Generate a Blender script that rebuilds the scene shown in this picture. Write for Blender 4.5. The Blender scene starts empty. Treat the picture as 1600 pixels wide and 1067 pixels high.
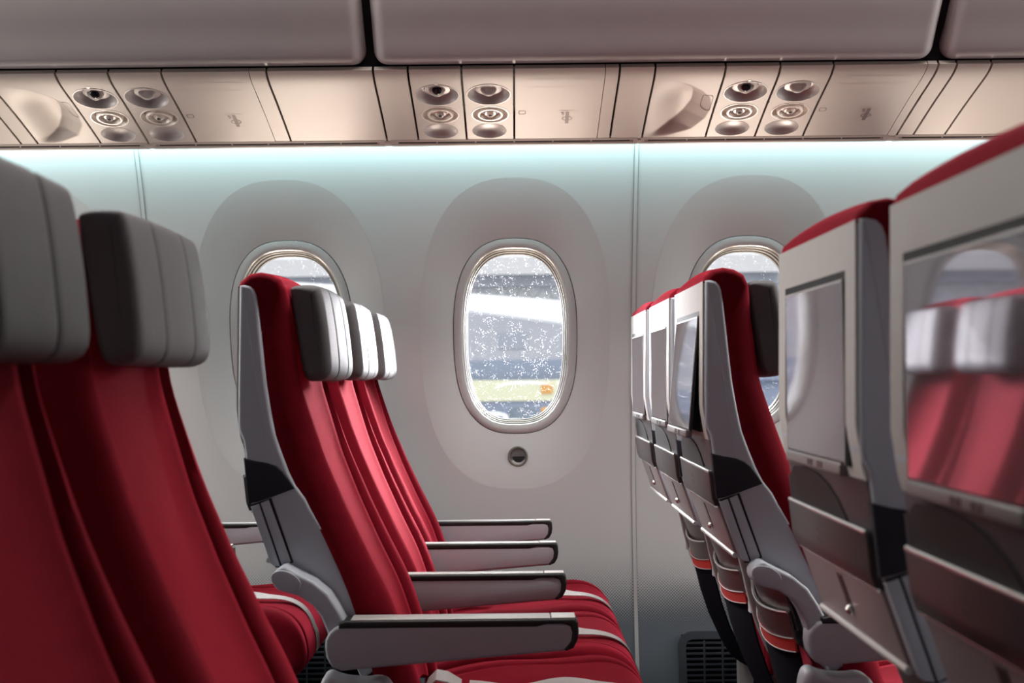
import bpy, bmesh, math, random
from mathutils import Vector, Matrix
random.seed(4)
C = bpy.context.scene.collection
PI = math.pi

# ------------------------------------------------------------------ materials
MATS = {}
def mat(name, col, rough=0.5, metal=0.0, spec=0.5, noise=0.0, nscale=60.0, bump=0.0, bscale=300.0, sheen=0.0, coat=0.0, emit=None, tint=None):
    if name in MATS: return MATS[name]
    m = bpy.data.materials.new(name); m.use_nodes = True
    nt = m.node_tree; b = nt.nodes['Principled BSDF']
    b.inputs['Base Color'].default_value = (*col, 1)
    b.inputs['Roughness'].default_value = rough
    b.inputs['Metallic'].default_value = metal
    b.inputs['Specular IOR Level'].default_value = spec
    if sheen:
        b.inputs['Sheen Weight'].default_value = sheen
        b.inputs['Sheen Roughness'].default_value = 0.4
        b.inputs['Sheen Tint'].default_value = (*(tint or [min(1, c * 1.5 + .1) for c in col]), 1)
    if coat: b.inputs['Coat Weight'].default_value = coat
    if emit:
        b.inputs['Emission Color'].default_value = (*emit[0], 1); b.inputs['Emission Strength'].default_value = emit[1]
    tc = nt.nodes.new('ShaderNodeTexCoord')
    if noise:
        n = nt.nodes.new('ShaderNodeTexNoise'); n.inputs['Scale'].default_value = nscale; n.inputs['Detail'].default_value = 5
        nt.links.new(tc.outputs['Object'], n.inputs['Vector'])
        r = nt.nodes.new('ShaderNodeMix'); r.data_type = 'RGBA'
        r.inputs['A'].default_value = (*[c * (1 - noise) for c in col], 1)
        r.inputs['B'].default_value = (*[min(1, c * (1 + noise)) for c in col], 1)
        nt.links.new(n.outputs['Fac'], r.inputs['Factor'])
        nt.links.new(r.outputs['Result'], b.inputs['Base Color'])
    if bump:
        n2 = nt.nodes.new('ShaderNodeTexNoise'); n2.inputs['Scale'].default_value = bscale; n2.inputs['Detail'].default_value = 3
        nt.links.new(tc.outputs['Object'], n2.inputs['Vector'])
        bp = nt.nodes.new('ShaderNodeBump'); bp.inputs['Strength'].default_value = bump; bp.inputs['Distance'].default_value = 0.002
        nt.links.new(n2.outputs['Fac'], bp.inputs['Height']); nt.links.new(bp.outputs['Normal'], b.inputs['Normal'])
    MATS[name] = m
    return m

M_red = mat('red_fabric', (.17, .003, .011), .9, 0, .1, noise=.22, nscale=45, bump=.35, bscale=700, sheen=1.0, tint=(.92, .06, .11))
M_shell = mat('grey_shell_plastic', (.50, .545, .60), .45, 0, .4, bump=.12, bscale=900)
M_silver = mat('silver_back_plastic', (.57, .558, .53), .55, 0, .35, noise=.03, nscale=30, bump=.08, bscale=700)
M_mauve = mat('lower_panel_plastic', (.34, .30, .295), .32, .25, .5)
M_pad = mat('charcoal_pad', (.018, .018, .026), .6, 0, .35, bump=.2, bscale=900)
M_tray = mat('dark_tray_plastic', (.05, .042, .041), .28, .2, .5)
M_recess = mat('recess_plastic', (.055, .05, .055), .35, 0, .5)
M_black = mat('black_plastic', (.008, .008, .009), .5, 0, .3)
M_leather = mat('headrest_leather', (.105, .101, .104), .58, 0, .35, noise=.10, nscale=40, bump=.25, bscale=380)
M_seam = mat('headrest_seam', (.008, .008, .009), .9, 0, .1)  # black stands for the shadow inside the stitched seam groove
M_arm = mat('armrest_grey', (.43, .44, .475), .5, 0, .4, bump=.1, bscale=900)
M_armpad = mat('armrest_black_rim', (.018, .02, .02), .45, 0, .4)
M_metal = mat('brushed_silver', (.60, .59, .57), .4, .3, .5)
M_chrome = mat('bright_edge', (.82, .80, .77), .22, .9, .5)
M_belt = mat('belt_webbing', (.46, .43, .415), .7, 0, .3, noise=.1, nscale=200, bump=.2, bscale=900)
M_brown = mat('pocket_leather', (.07, .045, .04), .3, 0, .6, bump=.1, bscale=300)
M_mesh = mat('pocket_black_net', (.008, .007, .012), .95, 0, .03, bump=.3, bscale=800)
M_redband = mat('pocket_red_band', (.55, .03, .02), .6, 0, .3)
M_beige = mat('beige_strut', (.42, .41, .39), .45, 0, .4)
M_screen = mat('monitor_glass', (.40, .365, .41), .045, .72, .6)
M_bezel = mat('monitor_side', (.012, .012, .014), .35, 0, .4)
M_psu = mat('service_panel_plastic', (.52, .455, .41), .5, 0, .4, noise=.02, nscale=20, bump=.05, bscale=600)
M_psudish = mat('service_dish_plastic', (.47, .43, .41), .4, 0, .5)
M_psuring = mat('service_ring_plastic', (.70, .63, .56), .35, 0, .5)
M_label = mat('pictogram_plate', (.50, .43, .385), .5)
M_glyph = mat('pictogram_ink', (.20, .14, .13), .6)
M_gap = mat('dark_gap', (.012, .010, .012), .8, 0, .2)
M_slot = mat('outlet_slot', (.035, .022, .018), .8, 0, .2)
M_groove = mat('panel_groove', (.10, .07, .055), .7)
M_bin = mat('bin_plastic', (.42, .385, .38), .5, 0, .4, noise=.04, nscale=12, bump=.12, bscale=500)
M_trim = mat('window_trim_plastic', (.49, .475, .465), .45, 0, .4, bump=.05, bscale=600)
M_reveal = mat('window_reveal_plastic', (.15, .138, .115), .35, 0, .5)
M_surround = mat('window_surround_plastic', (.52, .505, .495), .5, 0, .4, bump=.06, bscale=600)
M_grille = mat('grille_frame_plastic', (.045, .05, .06), .5, 0, .4)
M_carpet = mat('carpet', (.05, .05, .065), .95, 0, .1, noise=.4, nscale=200, bump=.5, bscale=400)
M_ceil = mat('cabin_ceiling', (.62, .60, .60), .6)
M_part = mat('cabin_partition', (.30, .29, .29), .6)

def wall_material():
    m = bpy.data.materials.new('sidewall_plastic'); m.use_nodes = True
    nt = m.node_tree; b = nt.nodes['Principled BSDF']; L = nt.links.new
    b.inputs['Roughness'].default_value = .5; b.inputs['Specular IOR Level'].default_value = .4
    tc = nt.nodes.new('ShaderNodeTexCoord'); sp = nt.nodes.new('ShaderNodeSeparateXYZ'); L(tc.outputs['Object'], sp.inputs[0])
    def math_(op, a, c=None, d=None):
        n = nt.nodes.new('ShaderNodeMath'); n.operation = op
        for i, v in enumerate((a, c, d)):
            if v is None: continue
            if isinstance(v, (int, float)): n.inputs[i].default_value = v
            else: L(v, n.inputs[i])
        return n.outputs[0]
    x, z = sp.outputs['X'], sp.outputs['Z']
    p = .0088
    a = math_('MULTIPLY', math_('ADD', x, z), 1 / p); c = math_('MULTIPLY', math_('SUBTRACT', x, z), 1 / p)
    fa = math_('SUBTRACT', math_('FRACT', a), .5); fc = math_('SUBTRACT', math_('FRACT', c), .5)
    d = math_('SQRT', math_('ADD', math_('MULTIPLY', fa, fa), math_('MULTIPLY', fc, fc)))
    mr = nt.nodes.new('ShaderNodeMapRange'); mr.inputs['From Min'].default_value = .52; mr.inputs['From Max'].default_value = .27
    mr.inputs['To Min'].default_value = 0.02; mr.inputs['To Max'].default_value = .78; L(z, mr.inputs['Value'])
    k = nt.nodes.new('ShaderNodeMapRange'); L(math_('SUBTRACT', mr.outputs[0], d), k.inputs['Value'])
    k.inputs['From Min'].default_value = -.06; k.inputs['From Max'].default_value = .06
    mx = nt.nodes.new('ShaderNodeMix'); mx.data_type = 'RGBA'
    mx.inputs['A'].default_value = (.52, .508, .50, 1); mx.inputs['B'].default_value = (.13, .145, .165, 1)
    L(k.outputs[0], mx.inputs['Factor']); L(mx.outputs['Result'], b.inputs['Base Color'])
    n2 = nt.nodes.new('ShaderNodeTexNoise'); n2.inputs['Scale'].default_value = 600; L(tc.outputs['Object'], n2.inputs['Vector'])
    bp = nt.nodes.new('ShaderNodeBump'); bp.inputs['Strength'].default_value = .08; bp.inputs['Distance'].default_value = .002
    L(n2.outputs['Fac'], bp.inputs['Height']); L(bp.outputs['Normal'], b.inputs['Normal'])
    return m
M_wall = wall_material()

def pane_material():
    m = bpy.data.materials.new('rain_speckled_pane'); m.use_nodes = True
    nt = m.node_tree; L = nt.links.new; nt.nodes.clear()
    out = nt.nodes.new('ShaderNodeOutputMaterial')
    tr = nt.nodes.new('ShaderNodeBsdfTransparent'); tr.inputs[0].default_value = (.93, .94, .95, 1)
    gl = nt.nodes.new('ShaderNodeBsdfGlossy'); gl.inputs['Roughness'].default_value = .03
    m1 = nt.nodes.new('ShaderNodeMixShader'); m1.inputs[0].default_value = .05; L(tr.outputs[0], m1.inputs[1]); L(gl.outputs[0], m1.inputs[2])
    df = nt.nodes.new('ShaderNodeBsdfTranslucent'); df.inputs[0].default_value = (.30, .30, .31, 1)
    dd = nt.nodes.new('ShaderNodeBsdfDiffuse'); dd.inputs[0].default_value = (.8, .8, .8, 1)
    ad = nt.nodes.new('ShaderNodeAddShader'); L(df.outputs[0], ad.inputs[0]); L(dd.outputs[0], ad.inputs[1])
    tc = nt.nodes.new('ShaderNodeTexCoord')
    vo = nt.nodes.new('ShaderNodeTexVoronoi'); vo.inputs['Scale'].default_value = 240; L(tc.outputs['Object'], vo.inputs['Vector'])
    no = nt.nodes.new('ShaderNodeTexNoise'); no.inputs['Scale'].default_value = 45; no.inputs['Detail'].default_value = 4; L(tc.outputs['Object'], no.inputs['Vector'])
    r1 = nt.nodes.new('ShaderNodeMapRange'); r1.inputs['From Min'].default_value = .262; r1.inputs['From Max'].default_value = .13; L(vo.outputs['Distance'], r1.inputs['Value'])
    r2 = nt.nodes.new('ShaderNodeMapRange'); r2.inputs['From Min'].default_value = .47; r2.inputs['From Max'].default_value = .58; L(no.outputs['Fac'], r2.inputs['Value'])
    mu = nt.nodes.new('ShaderNodeMath'); mu.operation = 'MULTIPLY'; L(r1.outputs[0], mu.inputs[0]); L(r2.outputs[0], mu.inputs[1])
    mv = nt.nodes.new('ShaderNodeMath'); mv.operation = 'MULTIPLY_ADD'; L(mu.outputs[0], mv.inputs[0]); mv.inputs[1].default_value = .75; mv.inputs[2].default_value = .004
    m2 = nt.nodes.new('ShaderNodeMixShader'); L(mv.outputs[0], m2.inputs[0]); L(m1.outputs[0], m2.inputs[1]); L(ad.outputs[0], m2.inputs[2])
    L(m2.outputs[0], out.inputs[0])
    return m
M_pane = pane_material()

# ------------------------------------------------------------------ builders
def link(name, bm, m, parent=None, sharp=38, kind=None, loc=None):
    bmesh.ops.remove_doubles(bm, verts=bm.verts, dist=1e-6)
    bmesh.ops.recalc_face_normals(bm, faces=bm.faces)
    lim = math.radians(sharp)
    for f in bm.faces: f.smooth = True
    for e in bm.edges:
        if len(e.link_faces) == 2 and e.calc_face_angle(0) > lim: e.smooth = False
    me = bpy.data.meshes.new(name); bm.to_mesh(me); bm.free()
    for q in (m if isinstance(m, (list, tuple)) else [m]): me.materials.append(q)
    o = bpy.data.objects.new(name, me); C.objects.link(o)
    if parent is not None: o.parent = parent
    if kind: o['kind'] = kind
    if loc: o.location = loc
    return o
def thing(name, label, cat, loc=(0, 0, 0), group=None):
    o = bpy.data.objects.new(name, None); C.objects.link(o); o.location = loc; o.empty_display_size = .05
    o['label'] = label; o['category'] = cat
    if group: o['group'] = group
    return o
def tag(o, label, cat, group=None):
    o['label'] = label; o['category'] = cat
    if group: o['group'] = group
    return o

def area2(p): return sum(p[i][0] * p[(i + 1) % len(p)][1] - p[(i + 1) % len(p)][0] * p[i][1] for i in range(len(p))) / 2
def normals2(p):
    n = len(p); s = 1 if area2(p) > 0 else -1; out = []
    for i in range(n):
        a, b, c = Vector(p[i - 1]), Vector(p[i]), Vector(p[(i + 1) % n])
        e1, e2 = (b - a), (c - b)
        if e1.length < 1e-9: e1 = e2
        if e2.length < 1e-9: e2 = e1
        n1 = Vector((e1.y, -e1.x)).normalized() * s; n2 = Vector((e2.y, -e2.x)).normalized() * s
        m = (n1 + n2)
        if m.length < 1e-6: m = n1
        m.normalize(); k = 1 / max(.45, m.dot(n1)); out.append(m * k)
    return out
def chaikin(p, it=2, closed=True):
    for _ in range(it):
        q = []; n = len(p)
        rng = range(n) if closed else range(n - 1)
        if not closed: q.append(p[0])
        for i in rng:
            a, b = p[i], p[(i + 1) % n]
            q.append(tuple(.75 * u + .25 * v for u, v in zip(a, b))); q.append(tuple(.25 * u + .75 * v for u, v in zip(a, b)))
        if not closed: q.append(p[-1])
        p = q
    return p
def resample(p, n):
    L = [0]
    for a, b in zip(p, p[1:]): L.append(L[-1] + math.dist(a, b))
    out = []; j = 0
    for i in range(n):
        t = L[-1] * i / (n - 1)
        while j < len(p) - 2 and L[j + 1] < t: j += 1
        f = (t - L[j]) / max(1e-9, L[j + 1] - L[j]); f = min(1, max(0, f))
        out.append(tuple(u + (v - u) * f for u, v in zip(p[j], p[j + 1])))
    return out
AX = {'y': lambda a, b, t: (a, t, b), 'x': lambda a, b, t: (t, a, b), 'z': lambda a, b, t: (a, b, t)}
def rprism(bm, pts, t0, t1, r=0.0, seg=3, axis='y', mi=0):
    """2-D outline swept along an axis, both ends rounded by r"""
    F = AX[axis]; N = normals2(pts); n = len(pts); sl = []
    if r > 0:
        for k in range(seg + 1):
            a = PI / 2 * k / seg; sl.append((t0 + r * (1 - math.sin(a)), r * (1 - math.cos(a))))
        sl = sorted(sl); sl = [(t, e) for t, e in sl]
        sl += [(t0 + t1 - t, e) for t, e in reversed(sl)]
    else: sl = [(t0, 0), (t1, 0)]
    rows = []
    for t, e in sl:
        rows.append([bm.verts.new(F(p[0] - q[0] * e, p[1] - q[1] * e, t)) for p, q in zip(pts, N)])
    for a, b in zip(rows, rows[1:]):
        for i in range(n):
            f = bm.faces.new((a[i], a[(i + 1) % n], b[(i + 1) % n], b[i])); f.material_index = mi
    for rr in (rows[0], rows[-1]):
        f = bm.faces.new(rr); f.material_index = mi
def prism(name, pts, t0, t1, m, parent=None, r=0.0, axis='y', sharp=38, kind=None, seg=3):
    bm = bmesh.new(); rprism(bm, pts, t0, t1, r, seg, axis); return link(name, bm, m, parent, sharp, kind)
def rrect(x0, x1, z0, z1, r, seg=5):
    out = []
    for cx, cz, a0 in ((x1 - r, z1 - r, 0), (x0 + r, z1 - r, 90), (x0 + r, z0 + r, 180), (x1 - r, z0 + r, 270)):
        for k in range(seg + 1):
            a = math.radians(a0 + 90 * k / seg); out.append((cx + r * math.cos(a), cz + r * math.sin(a)))
    return out
def box(bm, x0, x1, y0, y1, z0, z1, r=0.0, mi=0):
    rprism(bm, rrect(x0, x1, z0, z1, r, 3) if r else [(x0, z0), (x1, z0), (x1, z1), (x0, z1)], y0, y1, min(r, (y1 - y0) / 2.01), 2, 'y', mi)
def tube(bm, pts, r, n=10):
    rows = []
    for i, p in enumerate(pts):
        p = Vector(p); d = (Vector(pts[min(i + 1, len(pts) - 1)]) - Vector(pts[max(0, i - 1)])).normalized()
        u = d.cross(Vector((0, 0, 1)));
        if u.length < .1: u = d.cross(Vector((1, 0, 0)))
        u.normalize(); v = d.cross(u)
        rows.append([bm.verts.new(p + (u * math.cos(2 * PI * k / n) + v * math.sin(2 * PI * k / n)) * r) for k in range(n)])
    for a, b in zip(rows, rows[1:]):
        for k in range(n): bm.faces.new((a[k], a[(k + 1) % n], b[(k + 1) % n], b[k]))
    bm.faces.new(rows[0]); bm.faces.new(rows[-1])
def lathe(bm, prof, O, X, T, N, n=40, cap=True, sx=1, mi=0):
    """profile (radius, height) turned about N at O"""
    O, X, T, N = map(Vector, (O, X, T, N)); rows = []
    for r, h in prof:
        if r < 1e-6: rows.append([bm.verts.new(O + N * h)])
        else: rows.append([bm.verts.new(O + X * (math.cos(2 * PI * k / n) * r * sx) + T * (math.sin(2 * PI * k / n) * r) + N * h) for k in range(n)])
    for a, b in zip(rows, rows[1:]):
        if len(b) == 1:
            for k in range(n): bm.faces.new((a[k], a[(k + 1) % n], b[0])).material_index = mi
        elif len(a) == 1:
            for k in range(n): bm.faces.new((a[0], b[(k + 1) % n], b[k])).material_index = mi
        else:
            for k in range(n): bm.faces.new((a[k], a[(k + 1) % n], b[(k + 1) % n], b[k])).material_index = mi
def grid(bm, rows, mi=0):
    R = [[bm.verts.new(p) for p in r] for r in rows]
    for a, b in zip(R, R[1:]):
        for i in range(len(a) - 1): bm.faces.new((a[i], a[i + 1], b[i + 1], b[i])).material_index = mi
    return R
def ribbon(bm, path, sides, half, th=.0018):
    """flat strap: path points, side direction per point"""
    rows = []
    for i, (p, s) in enumerate(zip(path, sides)):
        p = Vector(p); s = Vector(s).normalized(); d = (Vector(path[min(i + 1, len(path) - 1)]) - Vector(path[max(0, i - 1)])).normalized()
        u = d.cross(s).normalized() * th / 2
        rows.append([bm.verts.new(p + s * half + u), bm.verts.new(p - s * half + u), bm.verts.new(p - s * half - u), bm.verts.new(p + s * half - u)])
    for a, b in zip(rows, rows[1:]):
        for k in range(4): bm.faces.new((a[k], a[(k + 1) % 4], b[(k + 1) % 4], b[k]))
    bm.faces.new(rows[0]); bm.faces.new(rows[-1])

# ------------------------------------------------------------------ the airline seat
SHELL_FRONT = [(-.4786, 1.2195), (-.4712, 1.2204), (-.4607, 1.2183), (-.4544, 1.2121), (-.4507, 1.203), (-.4474, 1.1794), (-.4421, 1.1244),
    (-.4373, 1.074), (-.4336, 1.0404), (-.426, .9933), (-.4184, .9553), (-.4074, .924), (-.3953, .8926), (-.3831, .868), (-.3665, .8466),
    (-.3555, .8254), (-.3371, .7963), (-.3191, .7594), (-.3004, .7186), (-.285, .6814), (-.2698, .6347)]
REAR = [(-.482, 1.2168), (-.4836, 1.1125), (-.4851, 1.0353), (-.4854, .9732), (-.4832, .9627), (-.4766, .9481), (-.4726, .9291), (-.4711, .9168),
    (-.4626, .8376), (-.4607, .8332), (-.4263, .7328), (-.4185, .7271)]
CFRONT = [(-.4796, 1.2265), (-.4732, 1.2349), (-.4604, 1.241), (-.4412, 1.2431), (-.4266, 1.2395), (-.4063, 1.2303), (-.3985, 1.2031), (-.3932, 1.158),
    (-.3873, 1.1129), (-.3840, 1.0735), (-.3790, 1.0453), (-.370, 1.0138), (-.3590, .9778), (-.3487, .9441), (-.336, .9058), (-.3216, .8703),
    (-.3013, .8205), (-.2836, .7823), (-.2593, .7296), (-.2320, .6759), (-.2146, .6356), (-.189, .5553), (-.172, .50), (-.165, .455)]
def rear_x(z):
    for (xa, za), (xb, zb) in zip(REAR, REAR[1:]):
        if zb <= z <= za: return xa + (xb - xa) * (za - z) / max(1e-9, za - zb)
    return REAR[0][0] if z > 1 else REAR[-1][0]
def strip(z0, z1, out, inn, n=10):
    """outline of a plate that follows the rear curve of the seat back"""
    zs = [z1 + (z0 - z1) * i / n for i in range(n + 1)]
    return [(rear_x(z) - out, z) for z in zs] + [(rear_x(z) + inn, z) for z in reversed(zs)]
def lerpz(z, z0, a, z1, b):
    t = min(1, max(0, (z - z0) / (z1 - z0))); t = t * t * (3 - 2 * t); return a + (b - a) * t

def backrest_bm():
    bm = bmesh.new(); N = 46
    fr = resample(chaikin(CFRONT, 2, False), N)
    rear = [(x - .004, z - .004) for x, z in SHELL_FRONT] + [(-.25, .55), (-.235, .455)]
    re = resample(rear, N)
    loop = fr + re[::-1]; nr = normals2(loop)
    roles = [('e', 1.0), ('e', .985), ('e', .93), ('e', .82), ('e', .66), ('e', .48), ('e', .3), ('c', 1), ('c', .5), ('c', 0), ('c', -.6), ('c', -1.2)] + [('m', t) for t in (.93, .8, .6, .35, .12)]
    full = [(s, k, t) for s, k, t in [(-1, k, t) for k, t in roles] + [(1, k, t) for k, t in reversed(roles)]]
    rows = []
    for s, k, t in full:
        row = []
        for i, ((x, z), n) in enumerate(zip(loop, nr)):
            crown = .006 * (lerpz(z, 1.19, 0, 1.238, 1) if i < N else 0); W = lerpz(z, .60, .212, 1.07, .187) + lerpz(z, 1.16, 0, 1.21, .011); yc = lerpz(z, .60, .125, 1.07, .150); R = lerpz(z, 1.16, .044, 1.215, .012)
            amp = lerpz(z, 1.16, 1, 1.20, 0)
            if k == 'e': y = yc + .010 + (W - yc - .010) * t
            elif k == 'c': y = yc + .010 * t
            else: y = (yc - .012) * t
            off = 0
            if i < N:
                over = max(0, y - (W - R)); off -= R - math.sqrt(max(0, R * R - over * over))
                crease = math.exp(-((y - yc) / .006) ** 2)
                off -= .020 * crease * amp
                if y < yc: off -= (.017 * (1 - (y / yc) ** 5) + .006 * (1 - (y / yc) ** 2)) * amp
                else: off += .006 * math.sin(PI * min(1, (y - yc) / (W - yc))) * amp
            row.append((x + n[0] * off, s * y, z + n[1] * off + crown * (1 - (y / .2) ** 2)))
        rows.append(row)
    L = len(loop); V = [[bm.verts.new(p) for p in r] for r in rows]
    for a, b in zip(V, V[1:]):
        for i in range(L): bm.faces.new((a[i], a[(i + 1) % L], b[(i + 1) % L], b[i]))
    for r in (V[0], V[-1]):
        for i in range(N - 1): bm.faces.new((r[i], r[i + 1], r[L - 2 - i], r[L - 1 - i]))
    return bm

HR = [(-.3985, 1.2120), (-.3975, 1.2165), (-.392, 1.2205), (-.380, 1.2225), (-.358, 1.2225), (-.347, 1.219), (-.342, 1.209), (-.337, 1.185), (-.331, 1.145),
    (-.327, 1.105), (-.325, 1.080), (-.327, 1.064), (-.334, 1.055), (-.350, 1.0495), (-.364, 1.0495), (-.372, 1.056), (-.378, 1.075), (-.385, 1.12), (-.391, 1.165)]
def headrest_bm():
    bm = bmesh.new(); pts = chaikin(HR, 1); N = normals2(pts); n = len(pts); W = .166; R = .018
    ys = []
    for k in range(9): a = PI / 2 * k / 8; ys.append(W - R * (1 - math.sin(a)))
    ys = sorted(set(ys), reverse=True)                   # W .. W-R
    sy = .066
    half = ys + [.125, .10, sy + .014, sy + .007, sy + .0028, sy, sy - .0028, sy - .007, sy - .014, .035, .012]
    full = [-y for y in half] + half[::-1]
    rows = []
    for y in full:
        ay = abs(y); over = max(0, ay - (W - R)); e = R - math.sqrt(max(0, R * R - over * over))
        g = .0042 * math.exp(-((ay - sy) / .0035) ** 2)
        row = []
        for p, q in zip(pts, N):
            wt = .4 + .6 * min(1, max(0, (p[0] + .392) / .035)); d = e * wt + g
            puff = .003 * math.cos(min(1, ay / W) * PI / 2) if p[0] > -.35 else 0
            row.append(bm.verts.new((p[0] - q[0] * (d - puff), y, p[1] - q[1] * (d - puff))))
        rows.append(row)
    for j, (a, b) in enumerate(zip(rows, rows[1:])):
        mid = abs((full[j] + full[j + 1]) / 2)
        for i in range(n):
            f = bm.faces.new((a[i], a[(i + 1) % n], b[(i + 1) % n], b[i]))
            if abs(mid - sy) < .0015: f.material_index = 1
    bm.faces.new(rows[0]); bm.faces.new(rows[-1])
    return bm

CUSH = [(-.19, .445), (-.14, .458), (-.06, .468), (.03, .476), (.11, .482), (.165, .482), (.205, .474), (.235, .457), (.257, .430), (.270, .395), (.275, .355), (.268, .325), (.245, .312), (-.19, .312)]
def cushion_bm():
    bm = bmesh.new(); N = 48
    top = resample(chaikin(CUSH[:13], 2, False), N); loop = top + [(-.19, .312)]
    nr = normals2(loop); W = .228; R = .03; yc = .165
    half = [W - R * (1 - math.sin(PI / 2 * k / 7)) for k in range(8)][::-1]
    half += [yc + .02, yc + .009, yc + .004, yc, yc - .004, yc - .009, yc - .02, .12, .08, .04, .01]
    full = [-y for y in half] + half[::-1]; rows = []
    for y in full:
        ay = abs(y); over = max(0, ay - (W - R)); e = R - math.sqrt(max(0, R * R - over * over)); row = []
        for i, (p, q) in enumerate(zip(loop, nr)):
            off = -e if i < N else 0
            if i < N:
                off -= .009 * math.exp(-((ay - yc) / .005) ** 2)
                fade = max(0, min(1, (.25 - p[0]) / .10))
                if ay < yc: off -= .014 * (1 - (ay / yc) ** 4) * fade
                off += .0035 * math.sin(p[0] * 23 + y * 14) * fade
            row.append(bm.verts.new((p[0] + q[0] * off, y, p[1] + q[1] * off)))
        rows.append(row)
    L = len(loop)
    for a, b in zip(rows, rows[1:]):
        for i in range(L): bm.faces.new((a[i], a[(i + 1) % L], b[(i + 1) % L], b[i]))
    bm.faces.new(rows[0]); bm.faces.new(rows[-1])
    return bm

ARM = [(-.3235, .600), (-.3225, .613), (-.316, .625), (-.306, .6335), (-.295, .6365), (.094, .6365), (.1005, .632), (.1005, .612), (.095, .599), (.084, .5905), (-.265, .563), (-.296, .5600), (-.312, .567), (-.321, .582)]
def armrest(parent, y, hw, aisle):
    a = bpy.data.objects.new('armrest', None); C.objects.link(a); a.parent = parent
    body = ARM if aisle else [(-.33, .6365), (.094, .6365), (.1005, .632), (.1005, .612), (.095, .599), (.084, .5905), (-.265, .563), (-.33, .558)]
    prism('armrest_body', body, y - hw, y + hw, M_arm, a, r=.006)
    x0 = -.300 if aisle else -.33
    pad = [(x0, .6315), (.035, .6315), (.048, .6355), (.055, .6365), (.080, .6365), (.0905, .632), (.0935, .622), (.0915, .608), (.084, .5985), (.080, .594), (.0845, .590), (.0965, .5955), (.1035, .608), (.1058, .622), (.1050, .638), (.0985, .6445), (x0 + .012, .6445), (x0, .641)]
    bm = bmesh.new(); rprism(bm, pad, y - hw - .0015, y + hw + .0015, .004, 3); link('armrest_pad', bm, M_armpad, a)
    bm = bmesh.new(); box(bm, x0 + .02, .058, y - hw + .003, y + hw - .003, .6435, .6462, .001); link('top_strip', bm, M_metal, a)
    bm = bmesh.new(); box(bm, .060, .1005, y - hw + .003, y + hw - .003, .6435, .6468, .001); o = link('end_button', bm, mat('end_button_plastic', (.72, .71, .69), .4), a)
    return a

def belt(parent, seed):
    rnd = random.Random(seed); half = .019
    y0 = rnd.uniform(-.02, .03)
    bt = bpy.data.objects.new('seat_belt', None); C.objects.link(bt); bt.parent = parent
    top = resample(chaikin(CUSH[:13], 2, False), 60)
    path, sides = [], []
    ph = rnd.uniform(0, 3)
    for i, (x, z) in enumerate(top[10:56]):
        if x < -.165: continue
        t = (x + .115) / .39
        tw = (.45 * math.exp(-((t - .5) / .16) ** 2) + .2 * math.sin(t * 6 + ph) * (1 - min(1, t))) * (1 if z > .44 else 0)
        lift = half * abs(math.sin(tw)) * 1.0 + .004 + (.004 * math.sin(t * 9 + ph) + .004) * (1 if z > .45 else 0)
        sag = -.012 * min(1, max(0, (.25 - x) / .1))
        path.append((x, y0 + .035 * math.sin(t * 4 + ph) - .03 * t, z + sag + lift) if z > .40 else (x + .004, y0 + .035 * math.sin(t * 4 + ph) - .03 * t, z))
        sides.append((0, math.cos(tw), math.sin(tw)))
    bm = bmesh.new(); ribbon(bm, path, sides, half); link('strap', bm, M_belt, bt)
    # rear tab, rising out of the gap between cushion and backrest
    bm = bmesh.new(); p0 = path[0]
    ribbon(bm, [(-.175, y0 - .015, .455), (-.165, y0 - .02, .482), (-.150, y0 - .02, .497), (-.130, y0 - .015, .492), (-.105, y0 - .005, .474)], [(0, 1, .25)] * 5, .021, .003); link('strap', bm, M_belt, bt)
    bm = bmesh.new(); box(bm, -.150, -.095, y0 - .085, y0 - .030, .463, .481, .006)
    o = link('buckle', bm, M_chrome, bt)
    bm = bmesh.new(); box(bm, -.142, -.104, y0 - .078, y0 - .037, .4805, .4835, .001); link('buckle_flap', bm, M_metal, o)
    bm = bmesh.new(); box(bm, -.096, -.066, y0 - .078, y0 - .034, .467, .476, .002); link('buckle_tongue', bm, M_black, o)

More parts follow.
